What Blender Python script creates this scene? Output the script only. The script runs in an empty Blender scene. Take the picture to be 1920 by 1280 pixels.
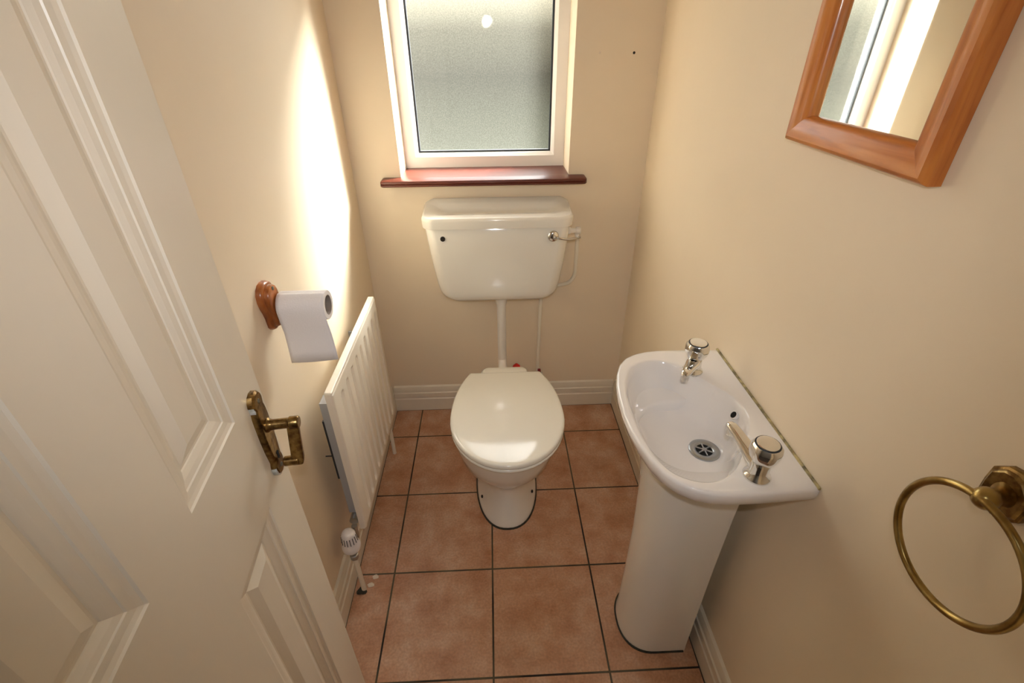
import bpy, math, random
from mathutils import Vector, Matrix
random.seed(4)
C = bpy.context.scene.collection
SC = bpy.context.scene

# ------------------------------------------------------------------ camera
CAM = Vector((0.03386, -1.84370, 1.53032))
cd = bpy.data.cameras.new('camera'); cam = bpy.data.objects.new('camera', cd); C.objects.link(cam)
cd.sensor_fit = 'HORIZONTAL'; cd.sensor_width = 36.0; cd.lens = 36.0 * 908.04 / 1920.0
cd.clip_start = 0.01; cd.clip_end = 100
rt = Vector((0.99902766, -0.04354291, -0.0069106)); up = Vector((0.029077, 0.53291446, 0.84566938)); fw = Vector((0.03314015, 0.84504804, -0.53366238))
cam.matrix_world = Matrix(((rt.x, up.x, -fw.x, CAM.x), (rt.y, up.y, -fw.y, CAM.y), (rt.z, up.z, -fw.z, CAM.z), (0, 0, 0, 1)))
SC.camera = cam

# ------------------------------------------------------------------ light
SUN_AZ, SUN_EL, SUN_ANGLE, SUN_W = 49.0, 33.0, 19.0, 78.0
GLOW_AZ, GLOW_EL, GLOW_SIG, GLOW_W = 36.0, 34.0, 15.0, 80.0
SKY_W, FLASH_W, EXPOSURE = 4.5, 17.5, 0.03
XL, XR, YF, ZC = -0.470, 0.6065, -1.83, 2.40
WX0, WX1, WZ0, WZ1, WY = -0.297, 0.321, 1.094, 1.93, 0.144     # window opening and frame plane

w = bpy.data.worlds.new('sky'); SC.world = w; w.use_nodes = True
nt = w.node_tree; nt.nodes.clear()
def nd(nt, t, **k):
    n = nt.nodes.new(t)
    for a, b in k.items(): setattr(n, a, b)
    return n
geo = nd(nt, 'ShaderNodeTexCoord'); sx = nd(nt, 'ShaderNodeSeparateXYZ'); rmp = nd(nt, 'ShaderNodeValToRGB')
mr = nd(nt, 'ShaderNodeMapRange'); mr.inputs[1].default_value = -0.5; mr.inputs[2].default_value = 0.5
bg = nd(nt, 'ShaderNodeBackground'); wo = nd(nt, 'ShaderNodeOutputWorld')
nt.links.new(geo.outputs['Generated'], sx.inputs[0]); nt.links.new(sx.outputs[2], mr.inputs[0]); nt.links.new(mr.outputs[0], rmp.inputs[0])
nt.links.new(rmp.outputs[0], bg.inputs[0]); nt.links.new(bg.outputs[0], wo.inputs[0])
cr = rmp.color_ramp
cr.elements[0].position = 0.0; cr.elements[0].color = (0.10, 0.11, 0.085, 1)
cr.elements[1].position = 1.0; cr.elements[1].color = (1.0, 1.0, 1.0, 1)
for pos, col in ((0.32, (0.07, 0.072, 0.052, 1)), (0.44, (0.020, 0.018, 0.012, 1)), (0.51, (0.065, 0.058, 0.04, 1)), (0.56, (0.26, 0.235, 0.17, 1)), (0.72, (0.9, 0.92, 0.9, 1))):
    e = cr.elements.new(pos); e.color = col
bg.inputs[1].default_value = SKY_W
# broad glow added to the sky near the sun to widen the left-wall light
dp = nd(nt, 'ShaderNodeVectorMath', operation='DOT_PRODUCT'); nv = nd(nt, 'ShaderNodeVectorMath', operation='NORMALIZE')
ga, ge = math.radians(GLOW_AZ), math.radians(GLOW_EL)
dp.inputs[1].default_value = (math.sin(ga) * math.cos(ge), math.cos(ga) * math.cos(ge), math.sin(ge))
nt.links.new(geo.outputs['Generated'], nv.inputs[0]); nt.links.new(nv.outputs[0], dp.inputs[0])
def mth(op, a, b_):
    m_ = nd(nt, 'ShaderNodeMath', operation=op)
    for i_, q_ in enumerate((a, b_)):
        if isinstance(q_, (int, float)): m_.inputs[i_].default_value = q_
        elif q_ is not None: nt.links.new(q_, m_.inputs[i_])
    return m_.outputs[0]
k_ = 1.0 / (1 - math.cos(math.radians(GLOW_SIG)))
gs = mth('MULTIPLY', mth('EXPONENT', mth('MULTIPLY', mth('SUBTRACT', dp.outputs['Value'], 1.0), k_), None), GLOW_W)
bg2 = nd(nt, 'ShaderNodeBackground'); bg2.inputs[0].default_value = (1, .98, .93, 1); nt.links.new(gs, bg2.inputs[1])
ad = nd(nt, 'ShaderNodeAddShader'); nt.links.new(bg.outputs[0], ad.inputs[0]); nt.links.new(bg2.outputs[0], ad.inputs[1]); nt.links.new(ad.outputs[0], wo.inputs[0])

ld = bpy.data.lights.new('sun', 'SUN'); sun = bpy.data.objects.new('sun', ld); C.objects.link(sun)
ld.energy = SUN_W; ld.angle = math.radians(SUN_ANGLE); ld.color = (1.0, 0.98, 0.94)
az, el = math.radians(SUN_AZ), math.radians(SUN_EL)
sd = Vector((-math.sin(az) * math.cos(el), -math.cos(az) * math.cos(el), -math.sin(el)))
sun.rotation_euler = sd.to_track_quat('-Z', 'Y').to_euler(); sun.location = (2, 3, 4)

ld = bpy.data.lights.new('window_portal', 'AREA'); po = bpy.data.objects.new('window_portal', ld); C.objects.link(po)
ld.shape = 'RECTANGLE'; ld.size = 0.62; ld.size_y = 0.86; ld.cycles.is_portal = True
po.location = (0.012, 0.30, 1.527); po.rotation_euler = (math.radians(-90), 0, 0)

ld = bpy.data.lights.new('camera_flash', 'SPOT'); fl = bpy.data.objects.new('camera_flash', ld); C.objects.link(fl)
ld.energy = FLASH_W; ld.shadow_soft_size = 0.011; ld.color = (0.97, 0.97, 1.0); ld.spot_size = math.radians(116); ld.spot_blend = 1.0
fl.location = (CAM.x + 0.003, CAM.y + 0.0, CAM.z + 0.082)
fl.rotation_euler = (Vector((0.03, -0.1, 0.92)) - fl.location).to_track_quat('-Z', 'Y').to_euler()

ld = bpy.data.lights.new('hall_fill_light', 'AREA'); hl = bpy.data.objects.new('hall_fill_light', ld); C.objects.link(hl)  # unseen fill added in the hall, standing in for light reaching the door
ld.shape = 'DISK'; ld.size = 0.4; ld.energy = 3.0; ld.color = (0.92, 0.95, 1.0); hl.location = (0.1, -2.6, 2.34)

vs = SC.view_settings
vs.view_transform = 'Standard'; vs.look = 'None'; vs.gamma = 1; vs.use_curve_mapping = False; vs.exposure = EXPOSURE
SC.cycles.use_denoising = True
SC.cycles.max_bounces = 14; SC.cycles.diffuse_bounces = 8; SC.cycles.transmission_bounces = 8; SC.cycles.transparent_max_bounces = 12
SC.cycles.sample_clamp_indirect = 8

# ------------------------------------------------------------------ materials
def mat(name, col, rough=0.5, metal=0.0, coat=0.0, spec=0.5, nscale=0, namp=0.0, bump=0.0, bscale=200, stretch=(1, 1, 1), col2=None, ndetail=4):
    m = bpy.data.materials.new(name); m.use_nodes = True; nt = m.node_tree; b = nt.nodes['Principled BSDF']
    b.inputs['Roughness'].default_value = rough; b.inputs['Metallic'].default_value = metal
    b.inputs['Coat Weight'].default_value = coat; b.inputs['Coat Roughness'].default_value = 0.06
    b.inputs['Specular IOR Level'].default_value = spec
    b.inputs['Base Color'].default_value = (*col, 1)
    if nscale or bump:
        tc = nd(nt, 'ShaderNodeTexCoord'); mp = nd(nt, 'ShaderNodeMapping'); mp.inputs['Scale'].default_value = stretch
        nt.links.new(tc.outputs['Object'], mp.inputs[0])
    if nscale:
        n = nd(nt, 'ShaderNodeTexNoise'); n.inputs['Scale'].default_value = nscale; n.inputs['Detail'].default_value = ndetail
        r = nd(nt, 'ShaderNodeValToRGB')
        c2 = col2 or tuple(x * (1 - namp) for x in col)
        r.color_ramp.elements[0].position = 0.35; r.color_ramp.elements[1].position = 0.65
        r.color_ramp.elements[0].color = (*c2, 1); r.color_ramp.elements[1].color = (*col, 1)
        nt.links.new(mp.outputs[0], n.inputs['Vector']); nt.links.new(n.outputs[0], r.inputs[0]); nt.links.new(r.outputs[0], b.inputs['Base Color'])
    if bump:
        n2 = nd(nt, 'ShaderNodeTexNoise'); n2.inputs['Scale'].default_value = bscale; n2.inputs['Detail'].default_value = 3
        bp = nd(nt, 'ShaderNodeBump'); bp.inputs['Strength'].default_value = bump; bp.inputs['Distance'].default_value = 0.001
        nt.links.new(mp.outputs[0], n2.inputs['Vector']); nt.links.new(n2.outputs[0], bp.inputs['Height']); nt.links.new(bp.outputs[0], b.inputs['Normal'])
    return m

M = {}
M['wall'] = mat('cream_wall_paint', (0.83, 0.715, 0.55), 0.42, spec=0.35, nscale=3, namp=0.03, bump=0.25, bscale=60)
M['ceil'] = mat('ceiling_paint', (0.82, 0.79, 0.72), 0.8)
M['gloss'] = mat('cream_gloss_paint', (0.80, 0.735, 0.61), 0.22, nscale=2, namp=0.03, bump=0.25, bscale=45)
M['doorp'] = mat('door_gloss_paint', (0.78, 0.715, 0.60), 0.3, nscale=2, namp=0.03, bump=0.3, bscale=60, stretch=(1, 1, .25))
M['skirt'] = mat('skirting_paint', (0.79, 0.73, 0.61), 0.3, nscale=9, namp=0.05, bump=0.3, bscale=50)
M['upvc'] = mat('white_window_plastic', (0.84, 0.82, 0.80), 0.3)
M['gasket'] = mat('black_rubber_gasket', (0.02, 0.025, 0.03), 0.5)
M['china'] = mat('white_glazed_china', (0.84, 0.825, 0.77), 0.12, coat=0.5, spec=0.5)
M['basin'] = mat('basin_glazed_china', (0.84, 0.82, 0.81), 0.1, coat=0.6)
M['seat'] = mat('toilet_seat_plastic', (0.84, 0.825, 0.76), 0.10, coat=0.2)
M['plastic'] = mat('white_plastic', (0.82, 0.79, 0.74), 0.35)
M['trv'] = mat('valve_head_plastic', (0.84, 0.80, 0.80), 0.35)
M['chrome'] = mat('chrome', (0.80, 0.79, 0.76), 0.07, metal=1.0)
M['steel'] = mat('dull_chrome', (0.55, 0.56, 0.55), 0.28, metal=1.0)
M['drain'] = mat('drain_steel', (0.45, 0.47, 0.49), 0.35, metal=1.0)
M['dark'] = mat('dark_hole', (0.008, 0.007, 0.006), 0.9)
M['dirt'] = mat('dark_dirty_sealant', (0.05, 0.045, 0.03), 0.85, nscale=60, namp=0.4)
M['mould'] = mat('stained_sealant', (0.50, 0.42, 0.20), 0.6, nscale=70, col2=(0.12, 0.10, 0.05))
M['brass'] = mat('aged_brass', (0.42, 0.31, 0.12), 0.28, metal=1.0, nscale=40, col2=(0.25, 0.16, 0.05))
M['brass2'] = mat('tarnished_brass', (0.36, 0.24, 0.09), 0.3, metal=1.0, nscale=90, col2=(0.14, 0.08, 0.03), bump=0.5, bscale=150)
M['chip'] = mat('chipped_chrome_paint', (0.66, 0.68, 0.66), 0.4, nscale=80, col2=(0.35, 0.34, 0.28))
M['mirror'] = mat('mirror_silver', (0.88, 0.90, 0.87), 0.02, metal=1.0)
M['rad'] = mat('radiator_enamel', (0.84, 0.77, 0.66), 0.28, nscale=6, namp=0.02)
M['bracket'] = mat('galvanised_bracket', (0.45, 0.47, 0.50), 0.5, metal=0.4)
M['paper'] = mat('toilet_paper', (0.86, 0.84, 0.86), 0.95, bump=0.5, bscale=300)
M['card'] = mat('cardboard_core', (0.30, 0.25, 0.21), 0.9)
M['pipe'] = mat('painted_pipe', (0.82, 0.77, 0.65), 0.35)
M['red'] = mat('red_plastic', (0.62, 0.015, 0.01), 0.4)
M['darkred'] = mat('dark_red_plastic', (0.22, 0.01, 0.01), 0.4)
M['plaster'] = mat('plaster_crumb', (0.72, 0.62, 0.50), 0.9)
M['screw'] = mat('screw_metal', (0.20, 0.20, 0.17), 0.45, metal=0.8)
M['hall'] = mat('hall_wall_paint', (0.55, 0.50, 0.42), 0.7)
M['hallf'] = mat('hall_floor', (0.16, 0.12, 0.09), 0.6)
M['exter'] = mat('outer_render', (0.66, 0.62, 0.50), 0.9)

def wood(name, c1, c2, c3, stretch, rough=0.32, scale=14, coat=0.15):
    m = bpy.data.materials.new(name); m.use_nodes = True; nt = m.node_tree; b = nt.nodes['Principled BSDF']
    tc = nd(nt, 'ShaderNodeTexCoord'); mp = nd(nt, 'ShaderNodeMapping'); mp.inputs['Scale'].default_value = stretch
    n = nd(nt, 'ShaderNodeTexNoise'); n.inputs['Scale'].default_value = scale; n.inputs['Detail'].default_value = 5; n.inputs['Distortion'].default_value = 0.6
    r = nd(nt, 'ShaderNodeValToRGB'); e = r.color_ramp.elements
    e[0].position = 0.32; e[0].color = (*c3, 1); e[1].position = 0.68; e[1].color = (*c1, 1)
    x = e.new(0.5); x.color = (*c2, 1)
    nt.links.new(tc.outputs['Object'], mp.inputs[0]); nt.links.new(mp.outputs[0], n.inputs['Vector']); nt.links.new(n.outputs[0], r.inputs[0]); nt.links.new(r.outputs[0], b.inputs['Base Color'])
    b.inputs['Roughness'].default_value = rough; b.inputs['Coat Weight'].default_value = coat; b.inputs['Coat Roughness'].default_value = 0.1
    return m
pc = ((0.60, 0.225, 0.045), (0.52, 0.17, 0.03), (0.38, 0.105, 0.016))
M['pine_z'] = wood('orange_pine_upright', *pc, (4, 4, .5))
M['pine_y'] = wood('orange_pine_level', *pc, (4, .5, 4))
M['holder'] = wood('orange_brown_wood', (0.42, 0.14, 0.035), (0.30, 0.085, 0.018), (0.16, 0.04, 0.01), (3, 3, 1), rough=0.3, scale=18)
M['sill'] = wood('dark_red_varnished_wood', (0.105, 0.020, 0.010), (0.095, 0.017, 0.008), (0.07, 0.012, 0.006), (.7, 5, 5), rough=0.36, scale=10, coat=0.08)

def tile_mat():
    m = bpy.data.materials.new('terracotta_floor_tiles'); m.use_nodes = True; nt = m.node_tree; b = nt.nodes['Principled BSDF']; L = nt.links.new
    tc = nd(nt, 'ShaderNodeTexCoord'); mp = nd(nt, 'ShaderNodeMapping'); mp.inputs['Location'].default_value = (0.33 * 10, 0.2025 + 0.33 * 10, 0)
    L(tc.outputs['Object'], mp.inputs[0])
    wn = nd(nt, 'ShaderNodeTexNoise'); wn.inputs['Scale'].default_value = 4; L(mp.outputs[0], wn.inputs['Vector'])
    br = nd(nt, 'ShaderNodeTexBrick'); br.offset = 0; br.squash = 1
    br.inputs['Scale'].default_value = 1; br.inputs['Brick Width'].default_value = 0.33; br.inputs['Row Height'].default_value = 0.33
    br.inputs['Mortar Size'].default_value = 0.0030; br.inputs['Mortar Smooth'].default_value = 0.15
    br.inputs['Color1'].default_value = (0.0, 0.0, 0.0, 1); br.inputs['Color2'].default_value = (1, 1, 1, 1)
    L(mp.outputs[0], br.inputs['Vector'])
    n1 = nd(nt, 'ShaderNodeTexNoise'); n1.inputs['Scale'].default_value = 9; n1.inputs['Detail'].default_value = 6; n1.inputs['Roughness'].default_value = 0.62
    n2 = nd(nt, 'ShaderNodeTexNoise'); n2.inputs['Scale'].default_value = 150; n2.inputs['Detail'].default_value = 3
    L(mp.outputs[0], n1.inputs['Vector']); L(mp.outputs[0], n2.inputs['Vector'])
    r1 = nd(nt, 'ShaderNodeValToRGB'); e = r1.color_ramp.elements
    e[0].position = 0.32; e[0].color = (0.41, 0.19, 0.10, 1); e[1].position = 0.70; e[1].color = (0.59, 0.39, 0.275, 1)
    x = e.new(0.5); x.color = (0.51, 0.285, 0.175, 1)
    L(n1.outputs[0], r1.inputs[0])
    r2 = nd(nt, 'ShaderNodeMapRange'); r2.inputs[1].default_value = .3; r2.inputs[2].default_value = .7; r2.inputs[3].default_value = 0.82; r2.inputs[4].default_value = 1.1
    L(n2.outputs[0], r2.inputs[0])
    mul = nd(nt, 'ShaderNodeMix', data_type='RGBA', blend_type='MULTIPLY'); mul.inputs[0].default_value = 1
    L(r1.outputs[0], mul.inputs[6]); L(r2.outputs[0], mul.inputs[7])
    gc = nd(nt, 'ShaderNodeValToRGB'); gc.color_ramp.elements[0].color = (0.02, 0.014, 0.01, 1); gc.color_ramp.elements[1].color = (0.10, 0.085, 0.055, 1)
    gc.color_ramp.elements[0].position = .42; gc.color_ramp.elements[1].position = .6
    L(wn.outputs[0], gc.inputs[0])
    mx = nd(nt, 'ShaderNodeMix', data_type='RGBA'); L(br.outputs['Fac'], mx.inputs[0]); L(mul.outputs[2], mx.inputs[6]); L(gc.outputs[0], mx.inputs[7])
    sp = nd(nt, 'ShaderNodeSeparateXYZ'); L(tc.outputs['Object'], sp.inputs[0])
    def mt(op, a, v): q = nd(nt, 'ShaderNodeMath', operation=op); L(a, q.inputs[0]); q.inputs[1].default_value = v; return q.outputs[0]
    ex = mt('GREATER_THAN', mt('ABSOLUTE', mt('SUBTRACT', sp.outputs[0], 0.06775), 0), 0.5183); ey = mt('GREATER_THAN', sp.outputs[1], -0.0192)
    mm = nd(nt, 'ShaderNodeMath', operation='MAXIMUM'); L(ex, mm.inputs[0]); L(ey, mm.inputs[1])
    m3 = nd(nt, 'ShaderNodeMix', data_type='RGBA'); L(mm.outputs[0], m3.inputs[0]); L(mx.outputs[2], m3.inputs[6]); L(gc.outputs[0], m3.inputs[7])
    L(m3.outputs[2], b.inputs['Base Color'])
    rr = nd(nt, 'ShaderNodeMapRange'); rr.inputs[3].default_value = 0.42; rr.inputs[4].default_value = 0.9; L(br.outputs['Fac'], rr.inputs[0]); L(rr.outputs[0], b.inputs['Roughness'])
    h = nd(nt, 'ShaderNodeMath', operation='MULTIPLY_ADD'); h.inputs[1].default_value = -1.0; L(br.outputs['Fac'], h.inputs[0])
    h2 = nd(nt, 'ShaderNodeMath', operation='MULTIPLY'); h2.inputs[1].default_value = 0.15; L(n2.outputs[0], h2.inputs[0]); L(h2.outputs[0], h.inputs[2])
    bp = nd(nt, 'ShaderNodeBump'); bp.inputs['Distance'].default_value = 0.002; bp.inputs['Strength'].default_value = 0.6; L(h.outputs[0], bp.inputs['Height']); L(bp.outputs[0], b.inputs['Normal'])
    return m
M['tile'] = tile_mat()

def pane_mat():
    m = bpy.data.materials.new('obscure_window_glass'); m.use_nodes = True; nt = m.node_tree; nt.nodes.clear(); L = nt.links.new
    out = nd(nt, 'ShaderNodeOutputMaterial')
    tc = nd(nt, 'ShaderNodeTexCoord'); n = nd(nt, 'ShaderNodeTexNoise'); n.inputs['Scale'].default_value = 260; n.inputs['Detail'].default_value = 2
    L(tc.outputs['Object'], n.inputs['Vector'])
    bp = nd(nt, 'ShaderNodeBump'); bp.inputs['Distance'].default_value = 0.0006; bp.inputs['Strength'].default_value = 0.05; L(n.outputs[0], bp.inputs['Height'])
    r = nd(nt, 'ShaderNodeMapRange'); r.inputs[1].default_value = .35; r.inputs[2].default_value = .65; r.inputs[3].default_value = 0.70; r.inputs[4].default_value = 0.92
    L(n.outputs[0], r.inputs[0])
    cc = nd(nt, 'ShaderNodeCombineColor'); L(r.outputs[0], cc.inputs[1])
    for k, f in ((0, .98), (2, .88)):
        q = nd(nt, 'ShaderNodeMath', operation='MULTIPLY'); q.inputs[1].default_value = f; L(r.outputs[0], q.inputs[0]); L(q.outputs[0], cc.inputs[k])
    tl = nd(nt, 'ShaderNodeBsdfTranslucent'); L(cc.outputs[0], tl.inputs[0])
    rf = nd(nt, 'ShaderNodeBsdfRefraction'); rf.inputs['IOR'].default_value = 1.12; rf.inputs['Roughness'].default_value = 0.26; rc = nd(nt, 'ShaderNodeMapRange'); rc.inputs[1].default_value = .35; rc.inputs[2].default_value = .65; rc.inputs[3].default_value = .76; rc.inputs[4].default_value = 1.0; L(n.outputs[0], rc.inputs[0]); L(rc.outputs[0], rf.inputs['Color'])
    tr = nd(nt, 'ShaderNodeBsdfTransparent'); tr.inputs[0].default_value = (.93, .96, .92, 1)
    a = nd(nt, 'ShaderNodeMixShader'); a.inputs[0].default_value = PANE_REFR; L(tl.outputs[0], a.inputs[1]); L(rf.outputs[0], a.inputs[2])
    b = nd(nt, 'ShaderNodeMixShader'); b.inputs[0].default_value = PANE_CLEAR; L(a.outputs[0], b.inputs[1]); L(tr.outputs[0], b.inputs[2])
    gl = nd(nt, 'ShaderNodeBsdfGlossy'); gl.inputs['Roughness'].default_value = 0.004; L(bp.outputs[0], gl.inputs['Normal'])
    fr = nd(nt, 'ShaderNodeFresnel'); fr.inputs[0].default_value = 1.45
    f = nd(nt, 'ShaderNodeMixShader'); L(fr.outputs[0], f.inputs[0]); L(b.outputs[0], f.inputs[1]); L(gl.outputs[0], f.inputs[2])
    L(f.outputs[0], out.inputs[0])
    return m
PANE_REFR, PANE_CLEAR = 0.965, 0.36
M['pane'] = pane_mat()

# ------------------------------------------------------------------ mesh helpers
class MB:
    def __init__(s): s.v = []; s.f = []; s.mi = []
    def add(s, vs, fs, mi=0):
        o = len(s.v); s.v += [tuple(v) for v in vs]; s.f += [tuple(i + o for i in f) for f in fs]; s.mi += [mi] * len(fs); return s
    def box(s, a, b, mi=0):
        x0, y0, z0 = a; x1, y1, z1 = b
        return s.add([(x0, y0, z0), (x1, y0, z0), (x1, y1, z0), (x0, y1, z0), (x0, y0, z1), (x1, y0, z1), (x1, y1, z1), (x0, y1, z1)],
                     [(0, 3, 2, 1), (4, 5, 6, 7), (0, 1, 5, 4), (1, 2, 6, 5), (2, 3, 7, 6), (3, 0, 4, 7)], mi)
    def loft(s, rings, cap0=True, cap1=True, mi=0, close=True):
        n = len(rings[0]); vs = [p for r in rings for p in r]; fs = []
        for k in range(len(rings) - 1):
            for i in range(n if close else n - 1):
                j = (i + 1) % n; fs.append((k * n + i, k * n + j, (k + 1) * n + j, (k + 1) * n + i))
        if cap0: fs.append(tuple(reversed(range(n))))
        if cap1: fs.append(tuple(range((len(rings) - 1) * n, len(rings) * n)))
        return s.add(vs, fs, mi)
    def lathe(s, prof, o, axis=(0, 0, 1), n=32, mi=0, lobes=0, amp=0, cap0=True, cap1=True):
        a = Vector(axis).normalized(); t = Vector((1, 0, 0)) if abs(a.x) < .8 else Vector((0, 1, 0))
        u = a.cross(t).normalized(); v = a.cross(u); o = Vector(o); rings = []
        for r, h in prof:
            ring = []
            for i in range(n):
                th = 2 * math.pi * i / n; rr = r * (1 + (amp * math.cos(lobes * th) if lobes else 0))
                ring.append(o + a * h + u * (rr * math.cos(th)) + v * (rr * math.sin(th)))
            rings.append(ring)
        return s.loft(rings, cap0, cap1, mi)
    def tube(s, pts, r, n=16, mi=0, closed=False, caps=True):
        P = [Vector(p) for p in pts]; m = len(P); rings = []; prev = None
        R = r if isinstance(r, (list, tuple)) else [r] * m
        for i in range(m):
            if closed: t = P[(i + 1) % m] - P[i - 1]
            else: t = P[min(i + 1, m - 1)] - P[max(i - 1, 0)]
            t.normalize()
            if prev is None:
                q = Vector((0, 0, 1)) if abs(t.z) < .9 else Vector((1, 0, 0)); u = t.cross(q).normalized()
            else: u = (prev - t * prev.dot(t)).normalized()
            prev = u; v = t.cross(u)
            rings.append([P[i] + u * (R[i] * math.cos(2 * math.pi * k / n)) + v * (R[i] * math.sin(2 * math.pi * k / n)) for k in range(n)])
        if closed: rings.append(rings[0]); caps = False
        return s.loft(rings, caps, caps, mi)
    def build(s, name, mats, parent=None, smooth=True, bevel=0, seg=3, sub=0, angle=40):
        org = Vector(root_of(parent).location) if parent else Vector((0, 0, 0))
        me = bpy.data.meshes.new(name); me.from_pydata([tuple(Vector(v) - org) for v in s.v], [], s.f)
        mats = mats if isinstance(mats, (list, tuple)) else [mats]
        for m in mats: me.materials.append(m)
        for p, i in zip(me.polygons, s.mi): p.material_index = i; p.use_smooth = smooth
        import bmesh
        bm = bmesh.new(); bm.from_mesh(me); bmesh.ops.remove_doubles(bm, verts=bm.verts, dist=1e-6); bmesh.ops.recalc_face_normals(bm, faces=bm.faces)
        if smooth:
            for e in bm.edges:
                if len(e.link_faces) == 2 and e.calc_face_angle(0) > math.radians(angle): e.smooth = False
        bm.to_mesh(me); bm.free()
        o = bpy.data.objects.new(name, me); C.objects.link(o)
        if parent: o.parent = parent
        if bevel:
            b = o.modifiers.new('bevel', 'BEVEL'); b.width = bevel; b.segments = seg; b.limit_method = 'ANGLE'; b.angle_limit = math.radians(35); b.harden_normals = False
            for e in me.edges: e.use_edge_sharp = False
            for p in me.polygons: p.use_smooth = True
            wn = o.modifiers.new('wn', 'WEIGHTED_NORMAL'); wn.keep_sharp = False
        if sub:
            m = o.modifiers.new('sub', 'SUBSURF'); m.levels = sub; m.render_levels = sub
        return o
def root_of(o):
    while o.parent: o = o.parent
    return o
def tag(o, label=None, cat=None, group=None, kind=None):
    if label: o['label'] = label
    if cat: o['category'] = cat
    if group: o['group'] = group
    if kind: o['kind'] = kind
    return o
def thing(name, label, cat, loc, group=None, kind=None):
    o = bpy.data.objects.new(name, None); C.objects.link(o); o.location = loc; o.empty_display_size = 0.05
    return tag(o, label, cat, group, kind)
def struct(o, label=None, cat=None): return tag(o, label, cat, kind='structure')
def smoothpath(pts, n=8):
    P = [Vector(p) for p in pts]; out = []
    for i in range(len(P) - 1):
        p0 = P[max(i - 1, 0)]; p1 = P[i]; p2 = P[i + 1]; p3 = P[min(i + 2, len(P) - 1)]
        for k in range(n):
            t = k / n; out.append(0.5 * ((2 * p1) + (p2 - p0) * t + (2 * p0 - 5 * p1 + 4 * p2 - p3) * t * t + (3 * p1 - p0 - 3 * p2 + p3) * t ** 3))
    out.append(P[-1]); return out
def rrect(x0, y0, x1, y1, r, z, n=6, r2=None):
    """rounded rectangle ring; r = radius of front (y0) corners, r2 = radius of back corners"""
    r2 = r if r2 is None else r2; out = []
    for cx, cy, rad, a0 in ((x1 - r, y0 + r, r, -90), (x1 - r2, y1 - r2, r2, 0), (x0 + r2, y1 - r2, r2, 90), (x0 + r, y0 + r, r, 180)):
        for k in range(n + 1):
            a = math.radians(a0 + 90 * k / n); out.append((cx + rad * math.cos(a), cy + rad * math.sin(a), z))
    return out

# ------------------------------------------------------------------ the room
o = MB().box((XL - .1, YF - .1, -.06), (XR + .1, 0.0, 0)).build('floor', M['tile'], smooth=False); struct(o, 'floor of mottled terracotta square tiles with dark grout', 'floor')
o = MB().box((XL - .1, YF - .1, -.06), (XL, 0.36, ZC)).build('wall_left', M['wall'], smooth=False); struct(o, 'cream painted left wall catching the window light', 'wall')
o = MB().box((XR, YF - .1, -.06), (XR + .1, 0.36, ZC)).build('wall_right', M['wall'], smooth=False); struct(o, 'cream painted right wall behind mirror and basin', 'wall')
b = MB()
b.box((XL, 0, -.06), (XR, .28, WZ0 - .012)); b.box((XL, 0, WZ1), (XR, .28, ZC)); b.box((XL, 0, WZ0 - .012), (WX0, .28, WZ1)); b.box((WX1, 0, WZ0 - .012), (XR, .28, WZ1))
o = b.build('wall_back', M['wall'], smooth=False); struct(o, 'cream painted back wall around the window', 'wall')
DX0, DX1, DH = -0.300, 0.372, 2.02
b = MB()
b.box((XL, YF - .1, -.06), (DX0, YF, ZC)); b.box((DX1, YF - .1, -.06), (XR, YF, ZC)); b.box((DX0, YF - .1, DH), (DX1, YF, ZC))
o = b.build('wall_front', M['wall'], smooth=False); struct(o, 'cream wall around the doorway behind the camera', 'wall')
o = MB().box((XL - .1, YF - .1, ZC), (XR + .1, .36, ZC + .08)).build('ceiling', M['ceil'], smooth=False); struct(o, 'pale ceiling', 'ceiling')
# dim hall outside the doorway
b = MB(); y0, y1 = YF - 1.4, YF - .1
b.box((-1.2, y0 - .1, -.06), (1.3, y0, ZC)); b.box((-1.3, y0, -.06), (-1.2, y1, ZC)); b.box((1.3, y0, -.06), (1.4, y1, ZC)); b.box((-1.3, y0 - .1, ZC), (1.4, y1, ZC + .08))
b.box((-1.2, y1, -.06), (XL - .1, y1 + .08, ZC)); b.box((XR + .1, y1, -.06), (1.3, y1 + .08, ZC))
o = b.build('wall_hall', M['hall'], smooth=False); struct(o, 'dim hall walls beyond the doorway', 'wall')
o = MB().box((-1.2, y0, -.06), (1.3, y1, 0)).build('floor_hall', M['hallf'], smooth=False); struct(o, 'dark hall floor', 'floor')
# door lining
b = MB()
b.box((DX0, YF - .1, 0), (DX0 + .012, YF - .005, DH)); b.box((DX1 - .012, YF - .1, 0), (DX1, YF + .004, DH)); b.box((DX0 + .012, YF - .1, DH - .012), (DX1 - .012, YF + .004, DH))
o = b.build('trim_1', M['gloss'], smooth=False); struct(o, 'cream door lining', 'door frame')

BH, BT = 0.137, 0.017
prof = [(0, 0), (BT, 0), (BT, .066), (BT - .0035, .070), (BT - .0035, .075), (BT - .001, .079), (BT - .001, .100), (BT - .005, .104), (BT - .005, .108), (BT - .006, .120), (BT - .010, .131), (0, BH)]
def board(name, p0, p1, nrm, label):
    p0, p1, nrm = Vector(p0), Vector(p1), Vector(nrm)
    o = MB().loft([[p + nrm * a + Vector((0, 0, h)) for a, h in prof] for p in (p0, p1)]).build(name, M['skirt'], angle=20)
    return struct(o, label, 'skirting board')
board('baseboard_left', (XL, YF, 0), (XL, -.0, 0), (1, 0, 0), 'cream moulded skirting along the left wall')
board('baseboard_right', (XR, YF, 0), (XR, -.0, 0), (-1, 0, 0), 'cream moulded skirting along the right wall')
board('baseboard_back', (XL + BT, 0, 0), (XR - BT, 0, 0), (0, -1, 0), 'cream moulded skirting along the back wall')

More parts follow.
